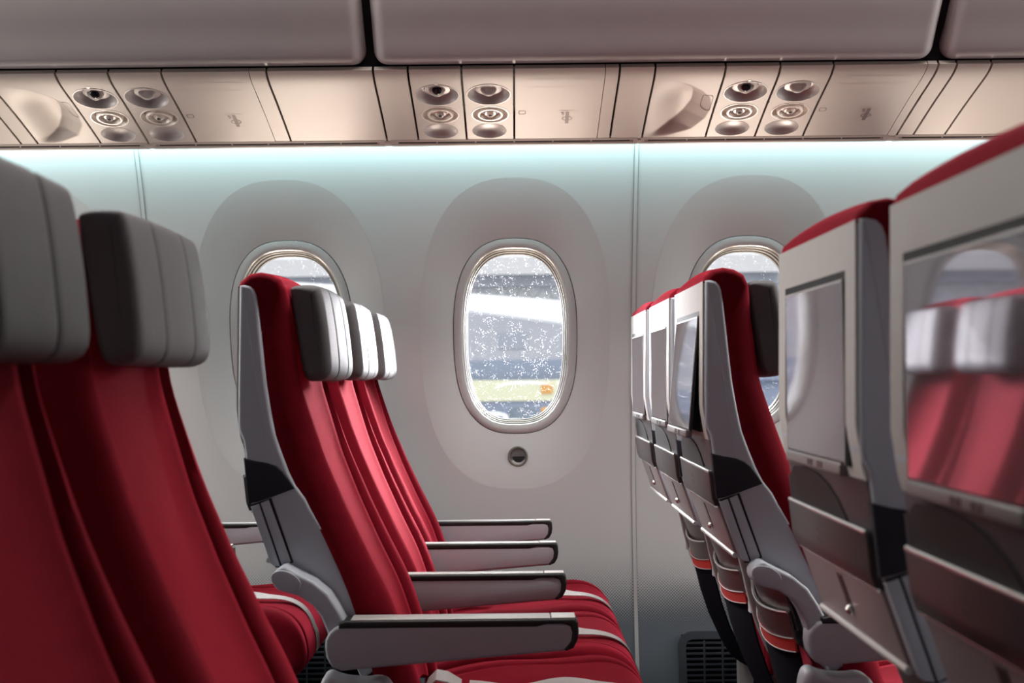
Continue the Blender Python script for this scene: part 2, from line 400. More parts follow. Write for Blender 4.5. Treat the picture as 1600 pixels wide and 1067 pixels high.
def make_seat(name, label, aisle=False, tilt=0.0, far_arm=True, near_arm=True, seed=1, group=None):
    t = thing(name, label, 'airline seat', group=group)
    # grey shell
    shell = [(x + (.0025 if z > .945 else .001), z) for x, z in REAR] + [(-.405, .722), (-.36, .715), (-.31, .62), (-.27, .53)] + [(-.2398, .55)] + SHELL_FRONT[::-1]
    prism('back_shell', shell, -.203, .203, M_shell, t, r=.006, sharp=50)
    link('backrest_cushion', backrest_bm(), M_red, t, sharp=60)
    link('headrest', headrest_bm(), [M_leather, M_seam], t, sharp=60)
    link('seat_cushion', cushion_bm(), M_red, t, sharp=60)
    # silver rear frame round the monitor
    bm = bmesh.new(); zo0, zo1, zi0, zi1, yo, yi = .940, 1.2185, .953, 1.168, .197, .156
    for ring in range(1):
        def P(y, z, d): return bm.verts.new((rear_x(z) - .001 + d, y, z))
        zl = [zo0, zi0, 1.0, 1.06, 1.12, zi1, zo1]; yl = [-yo, -yi, yi, yo]
        fr = [[P(y, z, 0) for y in yl] for z in zl]
        for i in range(len(zl) - 1):
            for j in range(3):
                if j == 1 and 1 <= i <= 4: continue
                bm.faces.new((fr[i][j], fr[i][j + 1], fr[i + 1][j + 1], fr[i + 1][j]))
    ret = bmesh.ops.extrude_face_region(bm, geom=bm.faces[:])
    bmesh.ops.translate(bm, verts=[v for v in ret['geom'] if isinstance(v, bmesh.types.BMVert)], vec=(.0075, 0, 0))
    link('back_panel', bm, M_silver, t)
    bm = bmesh.new(); box(bm, -.4835, -.4765, -.157, .157, .952, 1.169); link('monitor_recess', bm, M_black, t)
    # monitor, pivoting about its top edge
    mo = bpy.data.objects.new('monitor', None); C.objects.link(mo); mo.parent = t; mo.location = (-.4835, 0, 1.160); mo.rotation_euler = (0, tilt, 0)
    bm = bmesh.new(); box(bm, -.001, .0045 if not tilt else .012, -.150, .150, -.207, .0, .002); link('monitor_housing', bm, M_bezel, mo)
    bm = bmesh.new(); box(bm, -.0022, -.0008, -.1465, .1465, -.2035, -.004); link('screen', bm, M_screen, mo)
    for s in ((-.1485, -.1465, -.207, -.001), (.1465, .1485, -.207, -.001)):
        bm = bmesh.new(); box(bm, -.0025, .001, s[0], s[1], s[2], s[3]); link('monitor_edge', bm, M_metal, mo)
    bm = bmesh.new(); box(bm, -.0025, .001, -.1485, .1485, -.004, -.0015); link('monitor_edge', bm, M_metal, mo)
    bm = bmesh.new(); box(bm, -.0040, .008, -.128, .150, -.2205, -.2055, .003); st = link('button_strip', bm, mat('button_strip_plastic', (.25, .23, .225), .4, .1), mo)
    for k, yy in enumerate((-.045, -.03, .005, .02)):
        bm = bmesh.new(); box(bm, -.0045, -.0035, yy - .0045, yy + .0045, -.2170, -.2095); link('button', bm, M_bezel, st)
    # lower rear plates
    prism('recess_panel', strip(.876, .942, .0005, .012), -.197, .197, M_recess, t, r=.002)
    bm = bmesh.new()
    top = [(.185, .920), (.16, .931), (.10, .934), (.03, .931), (-.02, .922), (-.06, .907), (-.09, .888)]
    rows = [[(rear_x(z) - .0025, y, z) for y, z in top], [(rear_x(.880) - .0025, y, .880) for y, z in top]]
    grid(bm, rows); ret = bmesh.ops.extrude_face_region(bm, geom=bm.faces[:])
    bmesh.ops.translate(bm, verts=[v for v in ret['geom'] if isinstance(v, bmesh.types.BMVert)], vec=(.004, 0, 0)); link('cup_pocket', bm, M_black, t)  # flat black patch painted for the dark pocket opening, no real depth
    tr = prism('tray_table', strip(.824, .885, .009, .010), -.194, .194, M_tray, t, r=.004)
    bm = bmesh.new(); zt = .884; tube(bm, [(rear_x(zt) - .0065, -.190, zt), (rear_x(zt) - .0065, .190, zt)], .0034); link('tray_lip', bm, M_chrome, tr)
    bm = bmesh.new()
    for dz in (0, .011):
        v = [bm.verts.new((rear_x(z) - .0096, y, z)) for y, z in ((.040, .850 + dz), (.012, .846 + dz), (.012, .849 + dz), (.040, .853 + dz))]; bm.faces.new(v)
    link('tray_marking', bm, M_recess, tr)
    lp = prism('lower_panel', strip(.736, .8225, .004, .010), -.190, .190, M_mauve, t, r=.003)
    bm = bmesh.new(); tube(bm, [(rear_x(.8215) - .005, -.188, .8215), (rear_x(.8215) - .005, .188, .8215)], .0018, 8); link('panel_edge', bm, M_chrome, lp)  # bright tube standing in for the highlight along the panel's top edge
    bm = bmesh.new(); tube(bm, [(rear_x(.7375) - .004, -.192, .7375), (rear_x(.7375) - .004, .192, .7375)], .005); link('bottom_rail', bm, M_metal, lp)
    bm = bmesh.new(); z0, z1 = .768, .812
    v = [bm.verts.new((rear_x(z) - .0052, y, z)) for y, z in ((-.012, z0), (.010, z0), (.010, z1), (-.012, z1))]; bm.faces.new(v)
    ret = bmesh.ops.extrude_face_region(bm, geom=bm.faces[:]); bmesh.ops.translate(bm, verts=[q for q in ret['geom'] if isinstance(q, bmesh.types.BMVert)], vec=(.004, 0, 0))
    la = link('tray_latch', bm, M_tray, lp)
    bm = bmesh.new(); bmesh.ops.create_uvsphere(bm, u_segments=12, v_segments=8, radius=.0065, matrix=Matrix.Translation((rear_x(.768) - .006, -.001, .768))); link('latch_knob', bm, M_chrome, la)
    # charcoal corner pads and hinge cover
    pad = [(-.4730, .9172), (-.4518, .9117), (-.4312, .9082), (-.4146, .9024), (-.404, .8934), (-.3936, .8789), (-.3837, .8633), (-.4227, .8493), (-.4494, .8407), (-.4650, .8376)]
    prism('corner_pad', pad, -.2065, -.186, M_pad, t, r=.003)
    prism('corner_pad', pad, .186, .2065, M_pad, t, r=.003)
    bm = bmesh.new()
    rprism(bm, [(-.4605, .8325), (-.4460, .8375), (-.4095, .7285), (-.4205, .7295), (-.4263, .7345)], -.2085, -.198, .002, 2)
    rprism(bm, [(-.4432, .8385), (-.4290, .8445), (-.3910, .7365), (-.4065, .7285)], -.2075, -.198, .002, 2)
    hc = link('hinge_cover', bm, M_shell, t)
    bm = bmesh.new(); rprism(bm, [(-.4600, .836), (-.4252, .8475), (-.3868, .735), (-.4078, .7262), (-.4180, .7262)], -.2045, -.199, 0, 2); link('cover_gap', bm, M_black, hc)
    # literature pocket
    lp_ = bpy.data.objects.new('literature_pocket', None); C.objects.link(lp_); lp_.parent = t
    ln = [(-.372, .735), (-.340, .68), (-.318, .625), (-.309, .585), (-.300, .545), (-.285, .48), (-.262, .41), (-.235, .35), (-.205, .30)]
    def seg_plate(z0, z1, out, y0, y1, m, nm, dip=0):
        bm = bmesh.new(); rows = []
        for j in range(13):
            u = -1 + 2 * j / 12; y = (y0 + y1) / 2 + (y1 - y0) / 2 * u; row = []
            for i in range(9):
                z = z1 + (z0 - z1) * i / 8 - dip * (1 - u * u)
                for (xa, za), (xb, zb) in zip(ln, ln[1:]):
                    if zb <= z <= za: x = xa + (xb - xa) * (za - z) / (za - zb); break
                row.append((x - out - .012 - .022 * (1 - u * u), y, z))
            rows.append(row)
        grid(bm, rows); ret = bmesh.ops.extrude_face_region(bm, geom=bm.faces[:])
        bmesh.ops.translate(bm, verts=[q for q in ret['geom'] if isinstance(q, bmesh.types.BMVert)], vec=(.004, 0, 0)); return link(nm, bm, m, lp_), rows
    seg_plate(.60, .725, -.004, -.165, .165, M_brown, 'pocket_back')
    o, rows = seg_plate(.585, .632, .004, -.165, .165, M_brown, 'pocket_flap', .012)
    bm = bmesh.new(); tube(bm, [r[0] for r in rows], .0026, 8); link('flap_edge', bm, M_chrome, o)
    o, rows = seg_plate(.562, .586, .006, -.165, .165, M_redband, 'red_band', .014)
    for q in (0, -1):
        bm = bmesh.new(); tube(bm, [(r[q][0] - .001, r[q][1], r[q][2]) for r in rows], .0012, 6); link('band_piping', bm, M_belt, o)
    seg_plate(.315, .575, .003, -.165, .165, M_mesh, 'pocket_net', .0)
    # strut beside the pocket, far side
    prism('support_strut', chaikin([(-.368, .715), (-.352, .66), (-.338, .59), (-.313, .51), (-.273, .435), (-.235, .36), (-.205, .30), (-.19, .30), (-.220, .36), (-.257, .435), (-.297, .51), (-.322, .59), (-.336, .66), (-.352, .715)], 1), .208, .225, M_beige, t, r=.004)
    if near_arm: armrest(t, -.245, .026 if aisle else .018, aisle)
    if far_arm: armrest(t, .245, .018, False)
    if aisle:
        c = (-.3934, .7136); r = .0215
        arc = [(c[0] + r * math.cos(a), c[1] + r * math.sin(a)) for a in [math.radians(240 - 150 * k / 10) for k in range(11)]]
        out = arc + [(-.3772, .7258), (-.3444, .7092), (-.3194, .6884), (-.3021, .661), (-.2903, .6384), (-.2903, .61), (-.318, .61), (-.322, .6248), (-.3321, .6494), (-.3447, .6675), (-.3687, .6846), (-.396, .6925)]
        ab = prism('arm_bracket', out, -.258, -.2, M_shell, t, r=.006)
        bm = bmesh.new(); ell = [(c[0] + .006 + .027 * math.cos(a), c[1] - .004 + .0165 * math.sin(a)) for a in [2 * PI * k / 28 for k in range(28)]]
        ell = [(c[0] + .003 + (x - c[0] - .006) * math.cos(-.4) - (z - c[1] + .004) * math.sin(-.4) * 1, c[1] - .003 + (x - c[0] - .006) * math.sin(-.4) + (z - c[1] + .004) * math.cos(-.4)) for x, z in ell]
        rprism(bm, ell, -.2605, -.25, .002, 2); link('pivot_cap', bm, M_shell, ab)
        base = chaikin([(-.338, .20), (-.338, .500), (-.332, .545), (-.318, .556), (-.300, .546), (-.26, .541), (-.232, .545), (-.214, .535), (-.205, .50), (-.19, .20)], 2)
        prism('side_base', base, -.272, -.212, M_arm, t, r=.012)
    belt(t, seed)
    bm = bmesh.new(); box(bm, -.21, .22, -.225, .225, .285, .318, .008); link('seat_pan', bm, M_black, t)
    for lx in (-.19, .12):
        bm = bmesh.new(); box(bm, lx - .02, lx + .02, .10, .14, 0, .29, .004); link('leg', bm, M_metal, t)
    return t

def copy_tree(o, parent=None):
    c = o.copy(); C.objects.link(c)
    if parent is not None: c.parent = parent
    for ch in list(o.children): copy_tree(ch, c)
    return c

D0 = 2.455; PX = .49
ROWS = {'B': 0.0, 'C': .805, 'Z': -.80}
seat_ais = make_seat('airline_seat', 'red airline seat by the aisle, left of the middle window, pivoting armrest bracket in view', aisle=True, seed=3, group='seats of the row left of the middle window')
seat_ais.location = (0, D0, 0)
seat_mid = make_seat('airline_seat', 'middle red airline seat of the three left of the middle window', seed=8, near_arm=True, far_arm=False, group='seats of the row left of the middle window')
seat_mid.location = (0, D0 + PX, 0)
# the aisle seat carries only its near armrest, the middle seat its near one, the window seat both
for ch in list(seat_ais.children):
    if ch.name.startswith('armrest') and ch != [c for c in seat_ais.children if c.name.startswith('armrest')][0]:
        for g in list(ch.children): bpy.data.objects.remove(g)
        bpy.data.objects.remove(ch)
seat_win = make_seat('airline_seat', 'red airline seat against the sidewall, just left below the middle window', seed=5, near_arm=True, far_arm=True, group='seats of the row left of the middle window')
seat_win.location = (0, D0 + 2 * PX, 0)

def place(src, x, y, label, group, tilt=None, drop=()):
    r = copy_tree(src); r.location = (x, y, 0); r['label'] = label; r['group'] = group
    for ch in list(r.children):
        kind = ch.name.split('.')[0]
        if kind in drop:
            for g in list(ch.children):
                for h in list(g.children): bpy.data.objects.remove(h)
                bpy.data.objects.remove(g)
            bpy.data.objects.remove(ch)
        elif tilt is not None and kind == 'monitor': ch.rotation_euler = (0, tilt, 0)
    return r
G = 'seats of the row below the right window'
place(seat_ais, .817, D0, 'airline seat seen from behind with its monitor tilted out, grey aisle side shell in view', G, tilt=.095, drop=('seat_belt',))
place(seat_mid, .817, D0 + PX, 'airline seat seen from behind, middle of the three slim silver backs by the wall', G, drop=('seat_belt',))
place(seat_win, .817, D0 + 2 * PX, 'airline seat seen from behind, nearest the sidewall, leftmost of the silver backs', G, drop=('seat_belt',))
G = 'seats of the row behind, hidden by foreground seats'
place(seat_win, -.80, D0 + 2 * PX, 'red window seat behind the foreground seats, only its cushion front and armrest showing', G)
G = 'foreground seats on the left'
NOARM = ('armrest', 'side_base', 'arm_bracket', 'support_strut')
a1 = place(seat_mid, -.082, 1.575, 'large foreground red seat with dark headrest, second from the left edge', G, drop=NOARM)
a2 = place(seat_mid, -.082, 1.575 - PX, 'closest foreground red seat, cut by the left edge of the photo', G, drop=NOARM)
for a in (a1, a2):   # their headrests are pulled up a little
    for ch in a.children:
        if ch.name.startswith('headrest'): ch.location.z = .022
G = 'foreground seats on the right'
place(seat_mid, .850, 1.570, 'foreground seat back whose monitor reflects the pale sidewall', G, drop=NOARM)
place(seat_mid, .855, 1.555 - PX, 'closest foreground seat back whose monitor reflects red seats, at the right edge', G, drop=NOARM)

# ------------------------------------------------------------------ sidewall, windows
def wy(z): return 3.86 - .21 * (z - .65) ** 2 if z < 1.75 else 3.86 - .21 * 1.1 ** 2 - .46 * (z - 1.75)
def sup(a, A, B, n): return (abs(math.cos(a) / A) ** n + abs(math.sin(a) / B) ** n) ** (-1 / n)
def outline(A, B, n, cx, cz, N=144): return [(cx + sup(a, A, B, n) * math.cos(a), cz + sup(a, A, B, n) * math.sin(a)) for a in [2 * PI * k / N for k in range(N)]]
def angles(cx, cz, x0, x1, z0, z1, N):
    A = [2 * PI * k / N for k in range(N)] + [math.atan2(z - cz, x - cx) % (2 * PI) for x in (x0, x1) for z in (z0, z1)]
    A = sorted(set(round(a, 9) for a in A)); return A
def cell(bm, x0, x1, z0, z1, cx, cz, A, B, n, fmap, N=96, rings=10, skirt=0):
    ang = angles(cx, cz, x0, x1, z0, z1, N); rows = []
    for k in range(rings + 1):
        f = k / rings; row = []
        for a in ang:
            c, s = math.cos(a), math.sin(a); ri = sup(a, A, B, n)
            ro = min([(x1 - cx) / c if c > 1e-9 else 1e9, (x0 - cx) / c if c < -1e-9 else 1e9, (z1 - cz) / s if s > 1e-9 else 1e9, (z0 - cz) / s if s < -1e-9 else 1e9])
            r = ri + (ro - ri) * f; row.append(bm.verts.new(fmap(cx + r * c, cz + r * s)))
        rows.append(row)
    n_ = len(ang)
    for a, b in zip(rows, rows[1:]):
        for i in range(n_): bm.faces.new((a[i], a[(i + 1) % n_], b[(i + 1) % n_], b[i]))
    return rows
CZ = 1.1705
WIN = [-1.40, -.6585, .0065, .6885, 1.362]
CELLS = [(-1.76, -1.062), (-1.062, -.327), (-.327, .356), (.356, 1.03), (1.03, 1.74)]
SEAMS = [-1.76, -1.062, .356, 1.74]
MA, MB, MN = .2795, .4515, 2.5
wm = lambda x, z: (x, wy(z), z)
bm = bmesh.new()
for (x0, x1), cx in zip(CELLS, WIN): cell(bm, x0, x1, .60, 1.70, cx, CZ, MA, MB, MN, wm, 144, 10)
for xa, xb in ((-3.0, -1.76), (1.74, 3.0)):
    grid(bm, [[wm(x, .60 + 1.10 * i / 24) for x in (xa, xb)] for i in range(25)])
grid(bm, [[wm(x, .60 * i / 10) for x in (-3, -1.76, 1.74, 3)] for i in range(11)])
grid(bm, [[wm(x, 1.70 + .66 * i / 8) for x in (-3, -1.76, 1.74, 3)] for i in range(9)])
link('wall_window_side', bm, M_wall, None, 60, 'structure')
M_seamline = mat('seam_line', (.20, .195, .19), .7)
M_seamlight = mat('seam_strip', (.53, .52, .51), .5)
for i, sx in enumerate(SEAMS):
    bm = bmesh.new()
    zs = [1.75 * k / 30 for k in range(31)]
    grid(bm, [[(sx - .006, wy(z) - .0012, z), (sx + .006, wy(z) - .0012, z)] for z in zs])
    o = link('trim_%d' % (i + 1), bm, M_seamlight, None, 60, 'structure')
    bm = bmesh.new()
    for e in (-.0065, .0055): grid(bm, [[(sx + e, wy(z) - .0022, z), (sx + e + .0013, wy(z) - .0022, z)] for z in zs])
    link('seam_line', bm, M_seamline, o)

def ring(bm, A0, A1):
    rows = [[bm.verts.new(p) for p in r] for r in (A0, A1)]; n = len(A0)
    for i in range(n): bm.faces.new((rows[0][i], rows[0][(i + 1) % n], rows[1][(i + 1) % n], rows[1][i]))
def rings(bm, outs):
    rows = [[bm.verts.new(p) for p in r] for r in outs]; n = len(outs[0])
    for a, b in zip(rows, rows[1:]):
        for i in range(n): bm.faces.new((a[i], a[(i + 1) % n], b[(i + 1) % n], b[i]))
def make_window(i, cx):
    o = bpy.data.objects.new('window_%d' % (i + 1), None); C.objects.link(o); o.location = (cx, 3.85, CZ); o['kind'] = 'structure'
    def loc(p): return (p[0] - cx, p[1] - 3.85, p[2] - CZ)
    DI = .032
    def lay(A, B, n, d, zc=CZ): return [loc((x, wy(z) + d, z)) for x, z in outline(A, B, n, cx, zc)]
    TA, TB, TN = .1845, .2885, 2.6
    bm = bmesh.new(); L = []
    for k in range(9):
        f = k / 8; L.append(lay((MA + .0008) + (TA - MA) * f, (MB + .0008) + (TB - MB) * f, MN + (TN - MN) * f, -.0003 + (DI + .0003) * (.6 * f + .4 * f * f)))
    L.append(lay(TA, TB, TN, DI + .012)); rings(bm, L); link('window_surround', bm, M_surround, o, 30)
    bm = bmesh.new(); rings(bm, [lay(TA + .002, TB + .002, TN, DI + .008), lay(TA - .006, TB - .006, TN, DI + .008)]); link('window_gasket', bm, M_gap, o)  # dark ring added behind the gap to block light leaking from outside
    bm = bmesh.new(); rings(bm, [lay(TA - .0012, TB - .0012, TN, DI + .012), lay(TA - .0012, TB - .0012, TN, DI + .0005), lay(TA - .0020, TB - .0020, TN, DI - .0008),
                                 lay(.172, .277, 2.6, DI - .0025), lay(.162, .2665, 2.65, DI - .002), lay(.158, .2615, 2.7, DI + .001)]); link('window_trim', bm, M_trim, o, 45)
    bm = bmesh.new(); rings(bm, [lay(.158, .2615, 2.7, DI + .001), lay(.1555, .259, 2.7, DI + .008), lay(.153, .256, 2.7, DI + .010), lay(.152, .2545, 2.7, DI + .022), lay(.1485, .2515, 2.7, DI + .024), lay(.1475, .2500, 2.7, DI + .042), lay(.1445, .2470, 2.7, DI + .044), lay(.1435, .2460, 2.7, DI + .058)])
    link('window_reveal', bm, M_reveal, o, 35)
    bm = bmesh.new(); vs = [bm.verts.new(p) for p in lay(.1460, .2485, 2.7, DI + .057)]
    c = bm.verts.new(loc((cx, wy(CZ) + DI + .057, CZ)))
    for k in range(len(vs)): bm.faces.new((vs[k], vs[(k + 1) % len(vs)], c))
    link('window_pane', bm, M_pane, o)
    # dimmer button under the window
    zb = .8145; yb = wy(zb) + .016; nx = Vector((0, -1, .06)).normalized(); T = Vector((0, .06, 1)).normalized(); O = Vector(loc((cx + .004, yb, zb)))
    bm = bmesh.new(); lathe(bm, [(.0305, -.004), (.0305, .003), (.0285, .0055), (.0255, .0055), (.0235, .003), (.0230, .0)], O, (1, 0, 0), T, nx, 40)
    d = link('dimmer_button', bm, M_reveal, o)
    bm = bmesh.new(); lathe(bm, [(.0235, .0012), (0, .0012)], O, (1, 0, 0), T, nx, 40); link('button_face', bm, mat('button_grey', (.12, .12, .115), .35), d)
    bm = bmesh.new(); vs = [bm.verts.new(O + Vector((1, 0, 0)) * (.0185 * math.cos(a) + .002) + T * (.0185 * math.sin(a)) + nx * .002) for a in [PI + PI * k / 20 for k in range(21)]]; bm.faces.new(vs)
    link('button_half', bm, mat('button_dark', (.012, .013, .014), .3), d)
    bm = bmesh.new()
    for k in range(5):
        a = PI - .5 + k * .28; r = .0215; p = O + Vector((1, 0, 0)) * r * math.cos(a) + T * r * math.sin(a) + nx * .0022
        v = [bm.verts.new(p + Vector((1, 0, 0)) * dx + T * dz) for dx, dz in ((-.0012, -.0012), (.0012, -.0012), (.0012, .0012), (-.0012, .0012))]; bm.faces.new(v)
    link('button_ticks', bm, M_black, d)
for i, cx in enumerate(WIN): make_window(i, cx)

# ------------------------------------------------------------------ return-air grilles at the foot of the wall
def grille(x0, x1, label):
    z1, z0 = .296, .02
    t = thing('air_return_grille', label, 'vent', ((x0 + x1) / 2, wy(.1), z0))
    cx = (x0 + x1) / 2
    def fm(x, z): return (x - cx, wy(z) - wy(.1) - .012, z - z0)
    out = rrect(x0, x1, z0, z1, .045, 8); inn = rrect(x0 + .022, x1 - .022, z0 + .02, z1 - .022, .022, 8)
    bm = bmesh.new(); rings(bm, [[(p[0], p[1] + .012, p[2]) for p in [fm(*q) for q in out]], [fm(*q) for q in out], [fm(*q) for q in inn], [(p[0], p[1] + .012, p[2]) for p in [fm(*q) for q in inn]]])
    link('grille_frame', bm, M_grille, t)
    bm = bmesh.new(); grid(bm, [[(p[0], p[1] + .010, p[2]) for p in (fm(x0 + .01, z), fm(x1 - .01, z))] for z in (z0 + .01, .1, .2, z1 - .01)]); link('grille_backing', bm, M_gap, t)
    bm = bmesh.new(); z = z0 + .03
    while z < z1 - .026:
        ya = fm(0, z)[1]; box(bm, x0 - cx + .02, x1 - cx - .02, ya + .001, ya + .008, z - z0 - .0025, z - z0 + .0025); z += .0152
    link('louvre', bm, M_grille, t)
    bm = bmesh.new(); x = x0 + .072
    while x < x1 - .03:
        box(bm, x - cx - .0025, x - cx + .0025, fm(0, .1)[1] - .0015, fm(0, .1)[1] + .006, .02, z1 - z0 - .02); x += .0535
    link('grille_bar', bm, M_grille, t)
grille(.478, 1.10, 'dark air return grille low on the wall, below the right window')
grille(-1.06, -.44, 'dark air return grille low on the wall, left of the red aisle seat')

# ------------------------------------------------------------------ service panels
PP = [(3.052, 1.7925), (3.060, 1.7836), (3.09, 1.7685), (3.165, 1.7505), (3.265, 1.7238), (3.345, 1.6995), (3.402, 1.6835)]
PP = resample([(y, 1.6835 + .272 * (3.402 - y) + .012 * math.exp(-(y - 3.052) / .018) + .003 * math.sin(PI * (y - 3.052) / .35)) for y in [3.052 + .35 * k / 400 for k in range(401)]], 120)
PL = [0]
for a, b in zip(PP, PP[1:]): PL.append(PL[-1] + math.dist(a, b))
SMAX = PL[-1]
def pp(s):
    s = min(max(s, 0), SMAX); i = min(int(s / SMAX * 119), 118); f = s / SMAX * 119 - i
    a, b = PP[i], PP[i + 1]; p = (a[0] + (b[0] - a[0]) * f, a[1] + (b[1] - a[1]) * f)
    d = Vector((b[0] - a[0], b[1] - a[1])).normalized()
    return p, d
def s_at(y):
    for i in range(119):
        if PP[i][0] <= y <= PP[i + 1][0]: return PL[i]
    return SMAX
def fmapper(x0):
    def f(x, s, h=0):
        p, d = pp(s); n = Vector((0, d.y, -d.x))   # toward the cabin (down, forward)
        if n.z > 0: n = -n
        return (x - x0, p[0] + n.y * h - 3.2, p[1] + n.z * h - 1.735)
    return f
GAP = .0028
def skirt(bm, f, x0, x1, s0, s1, depth=.014):
    n = 24; per = [(x0 + (x1 - x0) * k / n, s0) for k in range(n)] + [(x1, s0 + (s1 - s0) * k / n) for k in range(n)] + [(x1 - (x1 - x0) * k / n, s1) for k in range(n)] + [(x0, s1 - (s1 - s0) * k / n) for k in range(n)]
    rings(bm, [[f(x, s, -.0002) for x, s in per], [f(x, s, -depth) for x, s in per]])
def plate(bm, f, x0, x1, s0, s1, hf=None, nx=2, ns=40):
    grid(bm, [[f(x0 + (x1 - x0) * i / nx, s0 + (s1 - s0) * j / ns, hf(i / nx, j / ns) if hf else 0) for i in range(nx + 1)] for j in range(ns + 1)])
    skirt(bm, f, x0, x1, s0, s1)
def frame_at(f, xc, s):
    O = Vector(f(xc, s)); X = Vector((1, 0, 0)); T = (Vector(f(xc, s + .003)) - Vector(f(xc, s - .003))).normalized()
    N = (Vector(f(xc, s, .01)) - O).normalized(); return O, X, T, N
def new_panel(name, label, cat, x0, x1, group=None):
    return thing(name, label, cat, ((x0 + x1) / 2, 3.2, 1.735), group), fmapper((x0 + x1) / 2)

def plain_panel(x0, x1, label):
    t, f = new_panel('overhead_filler_panel', label, 'panel', x0, x1, 'plain panels of the overhead strip')
    bm = bmesh.new(); plate(bm, f, x0 + GAP, x1 - GAP, .002, SMAX); link('panel_face', bm, M_psu, t)
def light_panel(x0, x1, label, kind):
    t, f = new_panel('reading_light_panel', label, 'light panel', x0, x1, 'reading light panels of the overhead strip')
    xm = (x0 + x1) / 2; sk = -.006 if kind == 'lens' else .002
    c1, c2, c3 = s_at(3.163), s_at(3.267), s_at(3.352)
    w = (x1 - x0); R1, R2, R3 = .0545, .0475, .0445
    bm = bmesh.new(); b1 = (c1 + R1 + c2 - R2) / 2; b2 = (c2 + R2 + c3 - R3) / 2 + .001
    xa, xb = x0 + GAP, x1 - GAP
    C_ = [(.002, b1, c1, R1, 0), (b1, b2, c2, R2, .002), (b2, SMAX, c3, min(R3, SMAX - c3 - .003), -.002)]
    for s0, s1, c, R, dx in C_: 
        RT = min(R, (c - s0) - .001, (s1 - c) - .001)
        cell(bm, xa, xb, s0, s1, xm + dx, c, R, RT, 2, lambda x, s: f(x, s), 64, 8)
    skirt(bm, f, xa, xb, .002, SMAX)
    link('panel_face', bm, M_psu, t)
    prof = {0: [(1.015, -.0003), (1.0, .0012), (.965, .0012), (.95, -.002), (.86, -.010), (.70, -.016), (.62, -.017), (.58, -.014), (.40, -.012), (0, -.012)],
            1: [(1.015, -.0003), (1.0, .0012), (.95, .0012), (.90, -.004), (.74, -.011), (.70, .000), (.66, .0025), (.58, .0025), (.54, -.001), (.50, -.007), (.36, -.006), (.30, -.002), (0, -.0015)],
            2: [(1.015, -.0003), (1.0, .0006), (.96, -.0015), (.80, -.007), (.5, -.012), (0, -.0145)]}
    nm = ['reading_light', 'air_nozzle', 'grip_dish']
    for q, (s0, s1, c, R, dx) in enumerate(C_):
        RT = min(R, (c - s0) - .001, (s1 - c) - .001)
        O, X, T, N = frame_at(f, xm + dx, c); bm = bmesh.new()
        lathe(bm, [(r * RT, h) for r, h in prof[q]], O, X, T, N, 48, sx=R / RT)
        d = link(nm[q], bm, M_psudish if q != 1 else M_psuring, t, 30)
        if q == 0:
            bm = bmesh.new(); A = (T * -.55 + N * .83).normalized(); B2 = A.cross(X).normalized()
            lathe(bm, [(.021, 0), (.020, .004), (.0165, .007), (.0125, .0078)], O + N * -.014 + T * -.006, X, B2, A, 28); link('light_ball', bm, M_psudish, d)
            bm = bmesh.new()
            if kind == 'lens': lathe(bm, [(.0125, .0070), (.0095, .010), (0, .0115)], O + N * -.014 + T * -.006, X, B2, A, 24); link('light_lens', bm, mat('light_lens_black', (.006, .006, .008), .12), d)
            else: lathe(bm, [(.0125, .0076), (.008, .0072), (.0075, .0078), (0, .0078)], O + N * -.014 + T * -.006, X, B2, A, 24); link('light_cap', bm, M_psudish, d)
        if q == 1:
            bm = bmesh.new(); lathe(bm, [(.0095, -.003), (.0085, .0035), (.006, .0045), (0, .0045)], O, X, T, N, 20); link('nozzle_knob', bm, M_psuring if kind != 'lens' else M_psudish, d)
            bm = bmesh.new(); lathe(bm, [(.0050, .0050), (0, .0052)], O + T * -.002, X, T, N, 16); link('nozzle_hole', bm, M_gap, d)
    if kind == 'lens':
        bm = bmesh.new(); O, X, T, N = frame_at(f, xm, s_at(3.105)); lathe(bm, [(.0048, -.001), (.0042, .0008), (.002, .0010), (0, .0006)], O, X, T, N, 16); link('indicator', bm, M_psuring, t)
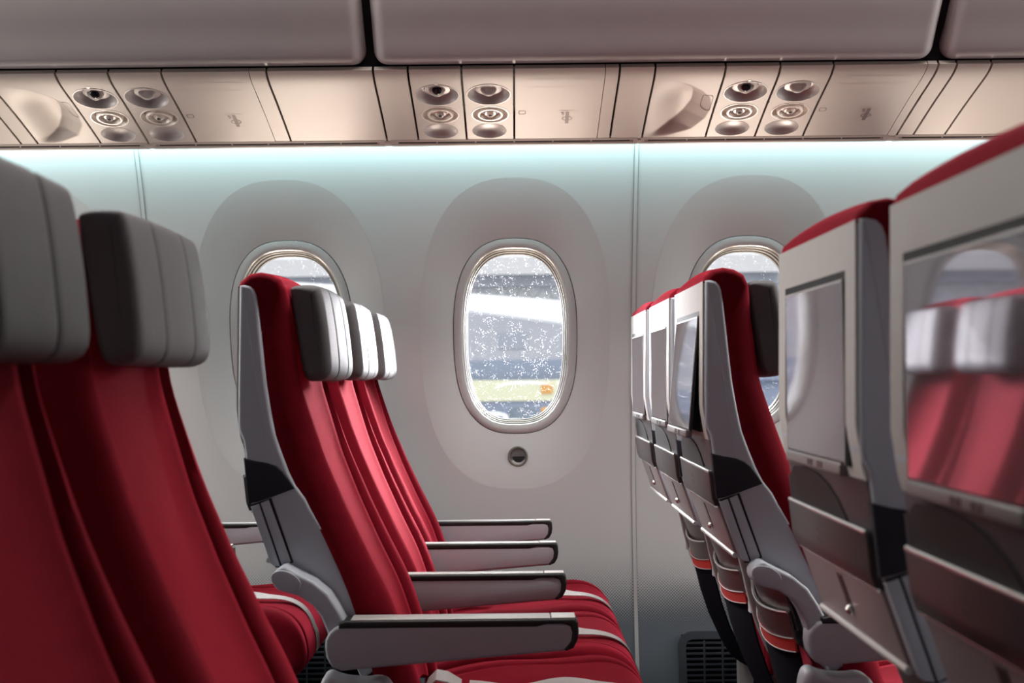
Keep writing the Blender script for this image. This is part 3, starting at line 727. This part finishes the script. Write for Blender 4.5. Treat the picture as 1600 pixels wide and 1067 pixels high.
def oxygen_door(x0, xi, x1, label):
    t, f = new_panel('oxygen_mask_hatch', label, 'overhead hatch', x0, x1, 'oxygen mask doors of the overhead strip')
    bm = bmesh.new(); plate(bm, f, x0 + GAP, xi - .0012, .002, SMAX - .004); link('hatch_face', bm, M_psu, t)
    bm = bmesh.new(); plate(bm, f, xi + .0004, x1 - GAP, .002, SMAX); link('hatch_side', bm, M_psu, t)
    w = xi - x0
    # latch
    O, X, T, N = frame_at(f, x0 + .02, s_at(3.258)); pts = rrect(-.009, .009, -.010, .010, .005, 4); pin = rrect(-.0075, .0075, -.0085, .0085, .004, 4)
    bm = bmesh.new(); rings(bm, [[O + X * a + T * b + N * .0006 for a, b in pts], [O + X * a + T * b + N * .0006 for a, b in pin]]); link('hatch_latch', bm, M_groove, t)
    # pressed outline of the upper flap
    bm = bmesh.new(); s0, s1 = s_at(3.088), s_at(3.128); a0, a1 = x0 + .028, xi - .028; o1 = rrect(a0, a1, s0, s1, .012, 5); o2 = rrect(a0 + .0012, a1 - .0012, s0 + .0012, s1 - .0012, .011, 5)
    rings(bm, [[f(x, s, .0004) for x, s in o1], [f(x, s, .0004) for x, s in o2]]); link('flap_outline', bm, M_label, t)
    # pictogram plate
    xl = x0 + w * .605; s0, s1 = s_at(3.250), s_at(3.322)
    bm = bmesh.new(); grid(bm, [[f(x, s, .0005) for x in (xl - .020, xl + .023)] for s in (s0, (s0 + s1) / 2, s1)]); lb = link('pictogram_plate', bm, M_label, t)
    bm = bmesh.new(); q = .001
    def quad(xa, xb, sa, sb): grid(bm, [[f(x, s, q) for x in (xa, xb)] for s in (sa, sb)])
    quad(xl - .002, xl + .007, s0 + .006, s1 - .004)
    rr = [(xl + .0025 + .0135 * math.cos(a), (s0 + s1) / 2 + .006 + .011 * math.sin(a)) for a in [2 * PI * k / 20 for k in range(20)]]
    ri = [(xl + .0025 + .0113 * math.cos(a), (s0 + s1) / 2 + .006 + .0088 * math.sin(a)) for a in [2 * PI * k / 20 for k in range(20)]]
    rings(bm, [[f(x, s, q * 1.2) for x, s in rr], [f(x, s, q * 1.2) for x, s in ri]])
    for k in range(3): quad(xl - .013 + .0015 * (k % 2), xl - .006, s0 + .008 + k * .0062, s0 + .0105 + k * .0062)
    quad(xl - .013, xl - .011, s0 + .008, s0 + .015); quad(xl - .008, xl - .006, s0 + .014, s0 + .022)
    link('pictogram', bm, M_glyph, lb)
def scoop_panel(x0, x1, label):  # panel with a finger scoop sunk into it, not a speaker
    t, f = new_panel('speaker_panel', label, 'panel', x0, x1, 'speaker panels of the overhead strip')
    def sm(a, b, v): v = min(1, max(0, (v - a) / (b - a))); return v * v * (3 - 2 * v)
    TV = [.12, .15, .2, .3, .4, .5, .57, .7, .85, .95, .99]
    TI = [.0, .15, .43, .60, .655, .675, .67, .59, .40, .15, .0]
    TO = [.02, .20, .52, .76, .90, .95, .955, .91, .74, .38, .06]
    def tab(T, v):
        if v <= TV[0]: return T[0]
        for (va, a), (vb, b) in zip(zip(TV, T), zip(TV[1:], T[1:])):
            if v <= vb: k = (v - va) / (vb - va); return a + (b - a) * k
        return T[-1]
    def hf(u, v):
        ei, eo = tab(TI, v), tab(TO, v); k = min(1, max(0, (eo - u) / max(.01, eo - ei)))
        return -.027 * k * sm(-.05, .6, u) * sm(.10, .5, v) * sm(1.0, .9, v)
    bm = bmesh.new(); plate(bm, f, x0 + GAP, x1 - GAP, .002, SMAX, hf, 64, 72); link('panel_face', bm, M_psu, t, 60)
    w = x1 - x0
    bm = bmesh.new(); o = rrect(.805, .955, .36, .60, .05, 5)
    rings(bm, [[f(x0 + GAP + u * (w - 2 * GAP), .002 + v * (SMAX - .002), hf(u, v) + .001) for u, v in o], [f(x0 + GAP + (.88 + (u - .88) * .93) * (w - 2 * GAP), .002 + (.48 + (v - .48) * .95) * (SMAX - .002), hf(.88 + (u - .88) * .93, .48 + (v - .48) * .95) + .001) for u, v in o]])
    link('panel_button', bm, M_groove, t)

S = [-1.62, -1.2996, -1.2554, -1.0887, -.9629, -.8353, -.6245, -.5837, -.3287, -.2455, -.1173, .0089, .2286, .2626, .3476, .5157, .6465, .7739, .9981, 1.0236, 1.0677, 1.1509, 1.55]
plain_panel(S[0], S[1], 'plain cream overhead panel at the far left edge of the photo')
plain_panel(S[1], S[2], 'narrow plain overhead strip panel left of the leftmost scooped panel')
scoop_panel(S[2], S[3], 'cream overhead panel with raised crescent scoop, the left one, above the foreground headrests')
light_panel(S[3], S[4], 'overhead panel with black lens reading light, leftmost of the three', 'lens')
light_panel(S[4], S[5], 'overhead panel with capped pale reading light, leftmost of the three', 'cap')
oxygen_door(S[5], S[6], S[7], 'overhead oxygen mask door with pictogram, leftmost of the three')
plain_panel(S[7], S[8], 'wide plain overhead panel lit by a warm glow, left of the middle window')
plain_panel(S[8], S[9], 'plain overhead panel just left of the middle black lens reading light')
light_panel(S[9], S[10], 'overhead panel with black lens reading light, left above the middle window', 'lens')
light_panel(S[10], S[11], 'overhead panel with capped pale reading light, above the middle window', 'cap')
oxygen_door(S[11], S[12], S[13], 'overhead oxygen mask door with pictogram, right above the middle window')
plain_panel(S[13], S[14], 'narrow plain overhead panel between the middle oxygen door and right scooped panel')
scoop_panel(S[14], S[15], 'cream overhead panel with raised crescent scoop, the right one, left of a black lens light')
light_panel(S[15], S[16], 'overhead panel with black lens reading light, rightmost of the three', 'lens')
light_panel(S[16], S[17], 'overhead panel with capped pale reading light, rightmost of the three', 'cap')
oxygen_door(S[17], S[18], S[19], 'overhead oxygen mask door with pictogram, rightmost of the three')
plain_panel(S[19], S[20], 'slim plain overhead panel right next to the rightmost oxygen door')
plain_panel(S[20], S[21], 'plain overhead panel second to the right of the rightmost oxygen door')
plain_panel(S[21], S[22], 'wide plain overhead panel with warm glow at the right edge of the photo')

# dark backing added behind the panels to darken gaps and block cove light, pale ledge with outlet slots below them
PB = [(3.12, 1.85), (3.085, 1.82)] + [(p[0] + .012, p[1] + .042) for p in PP[8:108:8]] + [(3.398, 1.6905), (3.413, 1.6925), (3.425, 1.74), (3.40, 1.83)]
bm = bmesh.new(); rprism(bm, PB, -3, 3, 0, 2, 'x'); link('trim_5', bm, M_groove, None, 38, 'structure')
bm = bmesh.new(); rprism(bm, [(3.075, 1.80), (3.06, 1.845), (3.02, 1.88), (2.965, 1.94), (2.91, 2.01), (2.86, 2.1), (2.83, 2.3), (3.3, 2.3), (3.3, 1.80)], -3, 3, 0, 2, 'x'); link('trim_6', bm, M_gap, None, 38, 'structure')
LEDGE = [(-1.75, -.968), (-.955, -.336), (-.319, .336), (.3445, 1.002), (1.02, 1.7)]
for i, (a, b) in enumerate(LEDGE):
    bm = bmesh.new()
    rprism(bm, [(3.398, 1.6840), (3.404, 1.6800), (3.405, 1.6835), (3.418, 1.6835), (3.428, 1.69), (3.40, 1.69)], a, b, 0, 2, 'x')
    o = link('trim_%d' % (7 + i), bm, M_psu, None, 38, 'structure')
    bm = bmesh.new(); rprism(bm, [(3.4085, 1.6825), (3.4085, 1.6795), (3.414, 1.6735), (3.432, 1.6735), (3.436, 1.69), (3.424, 1.69)], a, b, 0, 2, 'x'); link('ledge_lip', bm, M_psu, o)
    bm = bmesh.new(); rprism(bm, [(3.4040, 1.6815), (3.4088, 1.6775), (3.4110, 1.6815), (3.406, 1.684)], a + .02, b - .02, 0, 2, 'x'); s = link('outlet_slot', bm, M_slot, o)
    n = max(2, round((b - a) / .108)); bm = bmesh.new()
    for k in range(1, n):
        x = a + .02 + (b - a - .04) * k / n; rprism(bm, [(3.4030, 1.6812), (3.4085, 1.6768), (3.411, 1.6815), (3.406, 1.684)], x - .0015, x + .0015, 0, 2, 'x')
    link('slot_divider', bm, M_psu, s)
bm = bmesh.new(); rprism(bm, [(3.402, 1.6835), (3.4095, 1.6765), (3.416, 1.6745), (3.43, 1.6745), (3.436, 1.69), (3.40, 1.69)], -.35, -.30, 0, 2, 'x'); 
for a, b in ((-.975, -.945), (.325, .355), (.99, 1.03)): rprism(bm, [(3.402, 1.6835), (3.4095, 1.6765), (3.416, 1.6745), (3.43, 1.6745), (3.436, 1.69), (3.40, 1.69)], a, b, 0, 2, 'x')
link('trim_12', bm, M_psu, None, 38, 'structure')

# ------------------------------------------------------------------ overhead bins
BIN = chaikin([(3.28, 1.835), (3.10, 1.812), (3.060, 1.8035), (3.050, 1.8015), (3.030, 1.806), (3.010, 1.826), (2.98, 1.862), (2.93, 1.915), (2.875, 1.985), (2.83, 2.07), (2.80, 2.16), (2.79, 2.30), (3.28, 2.30)], 2)
def bin_(x0, x1, label):
    t = thing('overhead_bin', label, 'overhead bin', ((x0 + x1) / 2, 2.95, 1.81), 'closed overhead bins')
    bm = bmesh.new(); w = (x1 - x0) / 2; rprism(bm, [(p[0] - 2.95, p[1] - 1.81) for p in BIN], -w, w, .034, 7, 'x'); link('bin_door', bm, M_bin, t, 60)
bin_(-1.70, -.3445, 'closed overhead bin left of the dark gap, upper left')
bin_(-.3245, 1.006, 'long closed overhead bin in the upper middle between two dark gaps')
bin_(1.028, 2.38, 'closed overhead bin in the upper right corner')

# ------------------------------------------------------------------ cabin shell
def slab(name, x0, x1, y0, y1, z0, z1, m):
    bm = bmesh.new(); rprism(bm, [(x0, z0), (x1, z0), (x1, z1), (x0, z1)], y0, y1); link(name, bm, m, None, 38, 'structure')
slab('floor', -3, 3, -2.0, 3.87, -.05, 0, M_carpet)
slab('ceiling', -3, 3, -2.0, 3.75, 2.32, 2.37, M_ceil)
slab('wall_aisle_side', -3, 3, -2.05, -2.0, 0, 2.35, M_part)
slab('wall_left', -3.05, -3, -2.0, 3.87, 0, 2.35, M_part)
slab('wall_right', 3, 3.05, -2.0, 3.87, 0, 2.35, M_part)

# ------------------------------------------------------------------ outside
M_ap = mat('apron_concrete', (.42, .43, .46), .8, noise=.15, nscale=.2)
M_fac = mat('terminal_facade', (.50, .51, .55), .7, noise=.12, nscale=.12)
M_facb = mat('terminal_blue_band', (.30, .35, .46), .6, noise=.15, nscale=.3)
M_roofl = mat('terminal_fascia', (.72, .71, .70), .7, noise=.05, nscale=.2)
M_roofd = mat('terminal_dark_band', (.36, .38, .42), .7, noise=.2, nscale=.4)
M_glow = mat('terminal_clerestory', (.75, .77, .75), .7, noise=.12, nscale=1.5)  # pale colour stands for the light behind the roof truss
M_white = mat('white_canopy', (.95, .95, .96), .6, emit=((1, 1, 1), .25))  # weak glow added to brighten canopy, vans and emblem; none is a lamp
M_lime = mat('yellow_green_paint', (.80, .80, .55), .5, emit=((.85, .85, .6), .12))  # paint colour plus a slight added glow; the shed is no lamp
M_org = mat('orange_paint', (.85, .42, .10), .5)
M_dk = mat('dark_vehicle', (.20, .25, .30), .5)
M_tyre = mat('tyre', (.02, .02, .02), .8)
M_glass = mat('vehicle_glass', (.25, .30, .36), .2)
bm = bmesh.new(); grid(bm, [[(x, y, -4.3) for x in (-400, 400)] for y in (8, 400)]); link('ground', bm, M_ap, None, 38, 'structure')
YT = 160.0; ZC = 1.055
def z_at(py, Y): return ZC + (588 - py) / 2010 * Y
t = thing('terminal_building', 'grey terminal building with roof fascia and truss, seen through the windows', 'building', (0, YT, -4.3))
def tb(nm, x0, x1, z0, z1, dy, m, par=t):
    bm = bmesh.new(); box(bm, x0, x1, dy, dy + 6, z0 + 4.3, z1 + 4.3); return link(nm, bm, m, par)
tb('facade', -90, 90, z_at(563, YT), z_at(468, YT), 0, M_fac)
tb('lower_wall', -90, 90, -4.3, z_at(598, YT), .4, M_facb)
tb('blue_band', -90, 90, z_at(598, YT), z_at(563, YT), -.3, M_facb)
tb('clerestory', -90, 90, z_at(470, YT), z_at(446, YT), .6, M_glow)
tr = tb('dark_band', -90, 90, z_at(448, YT), z_at(430, YT), -.5, M_roofd)
tb('roof_fascia', -90, 33, z_at(430, YT), z_at(403, YT), -1.5, M_roofl)
bm = bmesh.new()
zb, zt = z_at(470, YT) + 4.3, z_at(446, YT) + 4.3
for k in range(-30, 30):
    x = k * 2.6; tube(bm, [(x, -.2, zb), (x + 1.3, -.2, zt)], .10, 5); tube(bm, [(x + 1.3, -.2, zt), (x + 2.6, -.2, zb)], .10, 5)
link('roof_truss', bm, M_roofd, t)
bm = bmesh.new()
for k in range(-8, 9): box(bm, k * 8.0 - 1.8, k * 8.0 + 1.8, -.12, .2, z_at(545, YT) + 4.3, z_at(520, YT) + 4.3)
link('facade_window', bm, mat('facade_glass', (.40, .43, .49), .4), t)
# white wedge-shaped canopy crossing the view
YW = 60.0
def xw(px): return (px - 803) / 2010 * YW
bm = bmesh.new()
pl = [(xw(300), z_at(425, YW)), (xw(727), z_at(457, YW)), (xw(888), z_at(471, YW)), (xw(1400), z_at(515, YW)), (xw(1400), z_at(575, YW)), (xw(888), z_at(505, YW)), (xw(727), z_at(482, YW)), (xw(300), z_at(430, YW))]
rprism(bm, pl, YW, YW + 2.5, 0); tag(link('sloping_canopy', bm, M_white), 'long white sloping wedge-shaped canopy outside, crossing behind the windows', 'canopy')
def vehicle(name, label, cat, x, Y, Lx, H, m, cab, glass=True):
    t = thing(name, label, cat, (x, Y, -4.3))
    body = chaikin([(-Lx / 2, .45), (-Lx / 2, H * .96), (-Lx / 2 + .2, H), (Lx / 2 - cab, H), (Lx / 2 - .15, H * .62), (Lx / 2, H * .5), (Lx / 2, .45)], 1)
    prism('vehicle_body', body, -1.1, 1.1, m, t, r=.1)
    for sx in (-Lx * .32, Lx * .32):
        bm = bmesh.new(); lathe(bm, [(0, -.02), (.42, -.02), (.45, .1), (.42, .25), (0, .25)], (sx, -1.0, .45), (1, 0, 0), (0, 0, 1), (0, -1, 0), 18); link('wheel', bm, M_tyre, t)
    bm = bmesh.new(); box(bm, -Lx * .35, Lx * .2, -1.13, -1.08, H * .58, H * .82, .05); link('side_window', bm, M_glass, t)
    return t
YV = 125.0
def xv(px, Y=YV): return (px - 803) / 2010 * Y
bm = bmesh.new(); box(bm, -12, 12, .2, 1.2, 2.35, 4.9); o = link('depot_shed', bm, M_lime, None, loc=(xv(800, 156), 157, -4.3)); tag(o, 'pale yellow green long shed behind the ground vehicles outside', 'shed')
bm = bmesh.new(); rows = [[], []]
for k in range(17):
    a = PI * k / 16; rows[0].append((-3.6 * math.cos(a), -.02, 3.55 + .85 * math.sin(a))); rows[1].append((-3.6 * math.cos(a), -.02, 3.35 + .72 * math.sin(a)))
grid(bm, rows); m_ = link('arc_emblem', bm, M_white, o); m_.location = (1.6, .15, .35)
bm = bmesh.new(); box(bm, -12, 12, .4, 1.2, 0, 2.36); link('shed_base', bm, M_facb, o)
bm = bmesh.new(); box(bm, 3.6, 5.0, .05, .25, 3.2, 4.3); link('shed_sign', bm, M_org, o)
vehicle('service_van', 'white service van parked outside, low in the middle window', 'vehicle', xv(775), YV, 3.4, 1.9, M_white, 1.0)
vehicle('tow_tractor', 'dark tow tractor outside, low in the middle window', 'vehicle', xv(822), YV - 6, 3.4, 2.6, M_dk, 1.2)
vehicle('cargo_loader', 'orange loader vehicle outside, low right in the middle window', 'vehicle', xv(866), YV, 2.6, 2.3, M_org, .6)
vehicle('service_van', 'white van outside in the lower middle of the middle window', 'vehicle', xv(806), YV - 12, 1.8, 1.6, M_white, .5)

# ------------------------------------------------------------------ light
w = bpy.data.worlds.new('sky'); bpy.context.scene.world = w; w.use_nodes = True
bg = w.node_tree.nodes['Background']; bg.inputs[0].default_value = (.93, .96, 1, 1); bg.inputs[1].default_value = 1.15
def area(name, loc, target, sx, sy, power, col, spread=PI):
    l = bpy.data.lights.new(name, 'AREA'); l.shape = 'RECTANGLE'; l.size = sx; l.size_y = sy; l.energy = power; l.color = col; l.spread = spread
    o = bpy.data.objects.new(name, l); C.objects.link(o); o.location = loc
    d = Vector(target) - Vector(loc); o.rotation_euler = d.to_track_quat('-Z', 'Y').to_euler(); return o
l = bpy.data.lights.new('sun', 'SUN'); l.energy = 1.0; l.angle = .5; o = bpy.data.objects.new('sun', l); C.objects.link(o); o.rotation_euler = (math.radians(35), 0, math.radians(20))
area('cove_light', (0, 3.56, 1.735), (0, 3.66, 1.56), 5.6, .03, 13, (.60, .97, 1.0))
area('cabin_light_front', (2.9, 3.1, 1.45), (0, 3.0, 1.0), 1.0, .8, 34, (1, .95, .90))  # added end lamp, stands in for daylight running along the cabin
area('cabin_light_rear', (-2.9, 3.0, 1.45), (0, 2.9, 1.0), 1.0, .8, 34, (1, .95, .90))  # matching lamp added at the other end to light the seat backs
area('aisle_ceiling_light', (0, 2.55, 2.29), (0, 2.6, 0), 5, .3, 55, (1, .95, .92))
area('cross_cabin_light', (0, -1.9, 1.4), (0, 3, 1.2), 5, .9, 2.5, (.95, .97, 1))  # unseen fill standing in for the windows across the cabin
area('window_key', (.56, 5.0, 1.5), (-.36, 2.85, .95), .3, .5, 34, (.98, .98, 1), math.radians(70))  # hidden lamp added outside to light the seat fronts through the window
area('window_key', (-.55, 5.0, 1.5), (.36, 2.85, .95), .3, .5, 11, (.98, .98, 1), math.radians(70))  # second hidden lamp added outside, brightens the silver seat backs
for cx, tx in zip(WIN, (-1.2, -.53, .05, .57, 1.25)):
    area('window_bounce', (cx - (tx - cx) * .9, 4.62, .42), (tx, 3.26, 1.725), .28, .28, 9, (1, .83, .68), math.radians(100))  # lamp added below the sightline to make the warm glow on the panels
    area('window_sky', (cx, 4.7, 2.15), (cx, 3.4, .7), .7, .5, 14, (.95, .97, 1), math.radians(110))  # lamp added above the sightline, stands in for sky light

# ------------------------------------------------------------------ camera
cam = bpy.data.cameras.new('camera'); co = bpy.data.objects.new('camera', cam); C.objects.link(co)
cam.sensor_width = 36; cam.lens = 36 * 2010 / 1600; cam.clip_end = 1000; cam.clip_start = .02
co.matrix_world = Matrix.Translation((0, 0, 1.055)) @ Matrix.Rotation(math.radians(.05), 4, 'Z') @ Matrix.Rotation(PI / 2 + math.radians(1.55), 4, 'X') @ Matrix.Rotation(math.radians(-.6), 4, 'Z')
cam.dof.use_dof = True; cam.dof.focus_distance = 2.9; cam.dof.aperture_fstop = 5.6
sc = bpy.context.scene; sc.camera = co
sc.view_settings.view_transform = 'Standard'; sc.view_settings.exposure = .1
sc.cycles.use_denoising = True
sc.cycles.max_bounces = 8; sc.cycles.transparent_max_bounces = 16
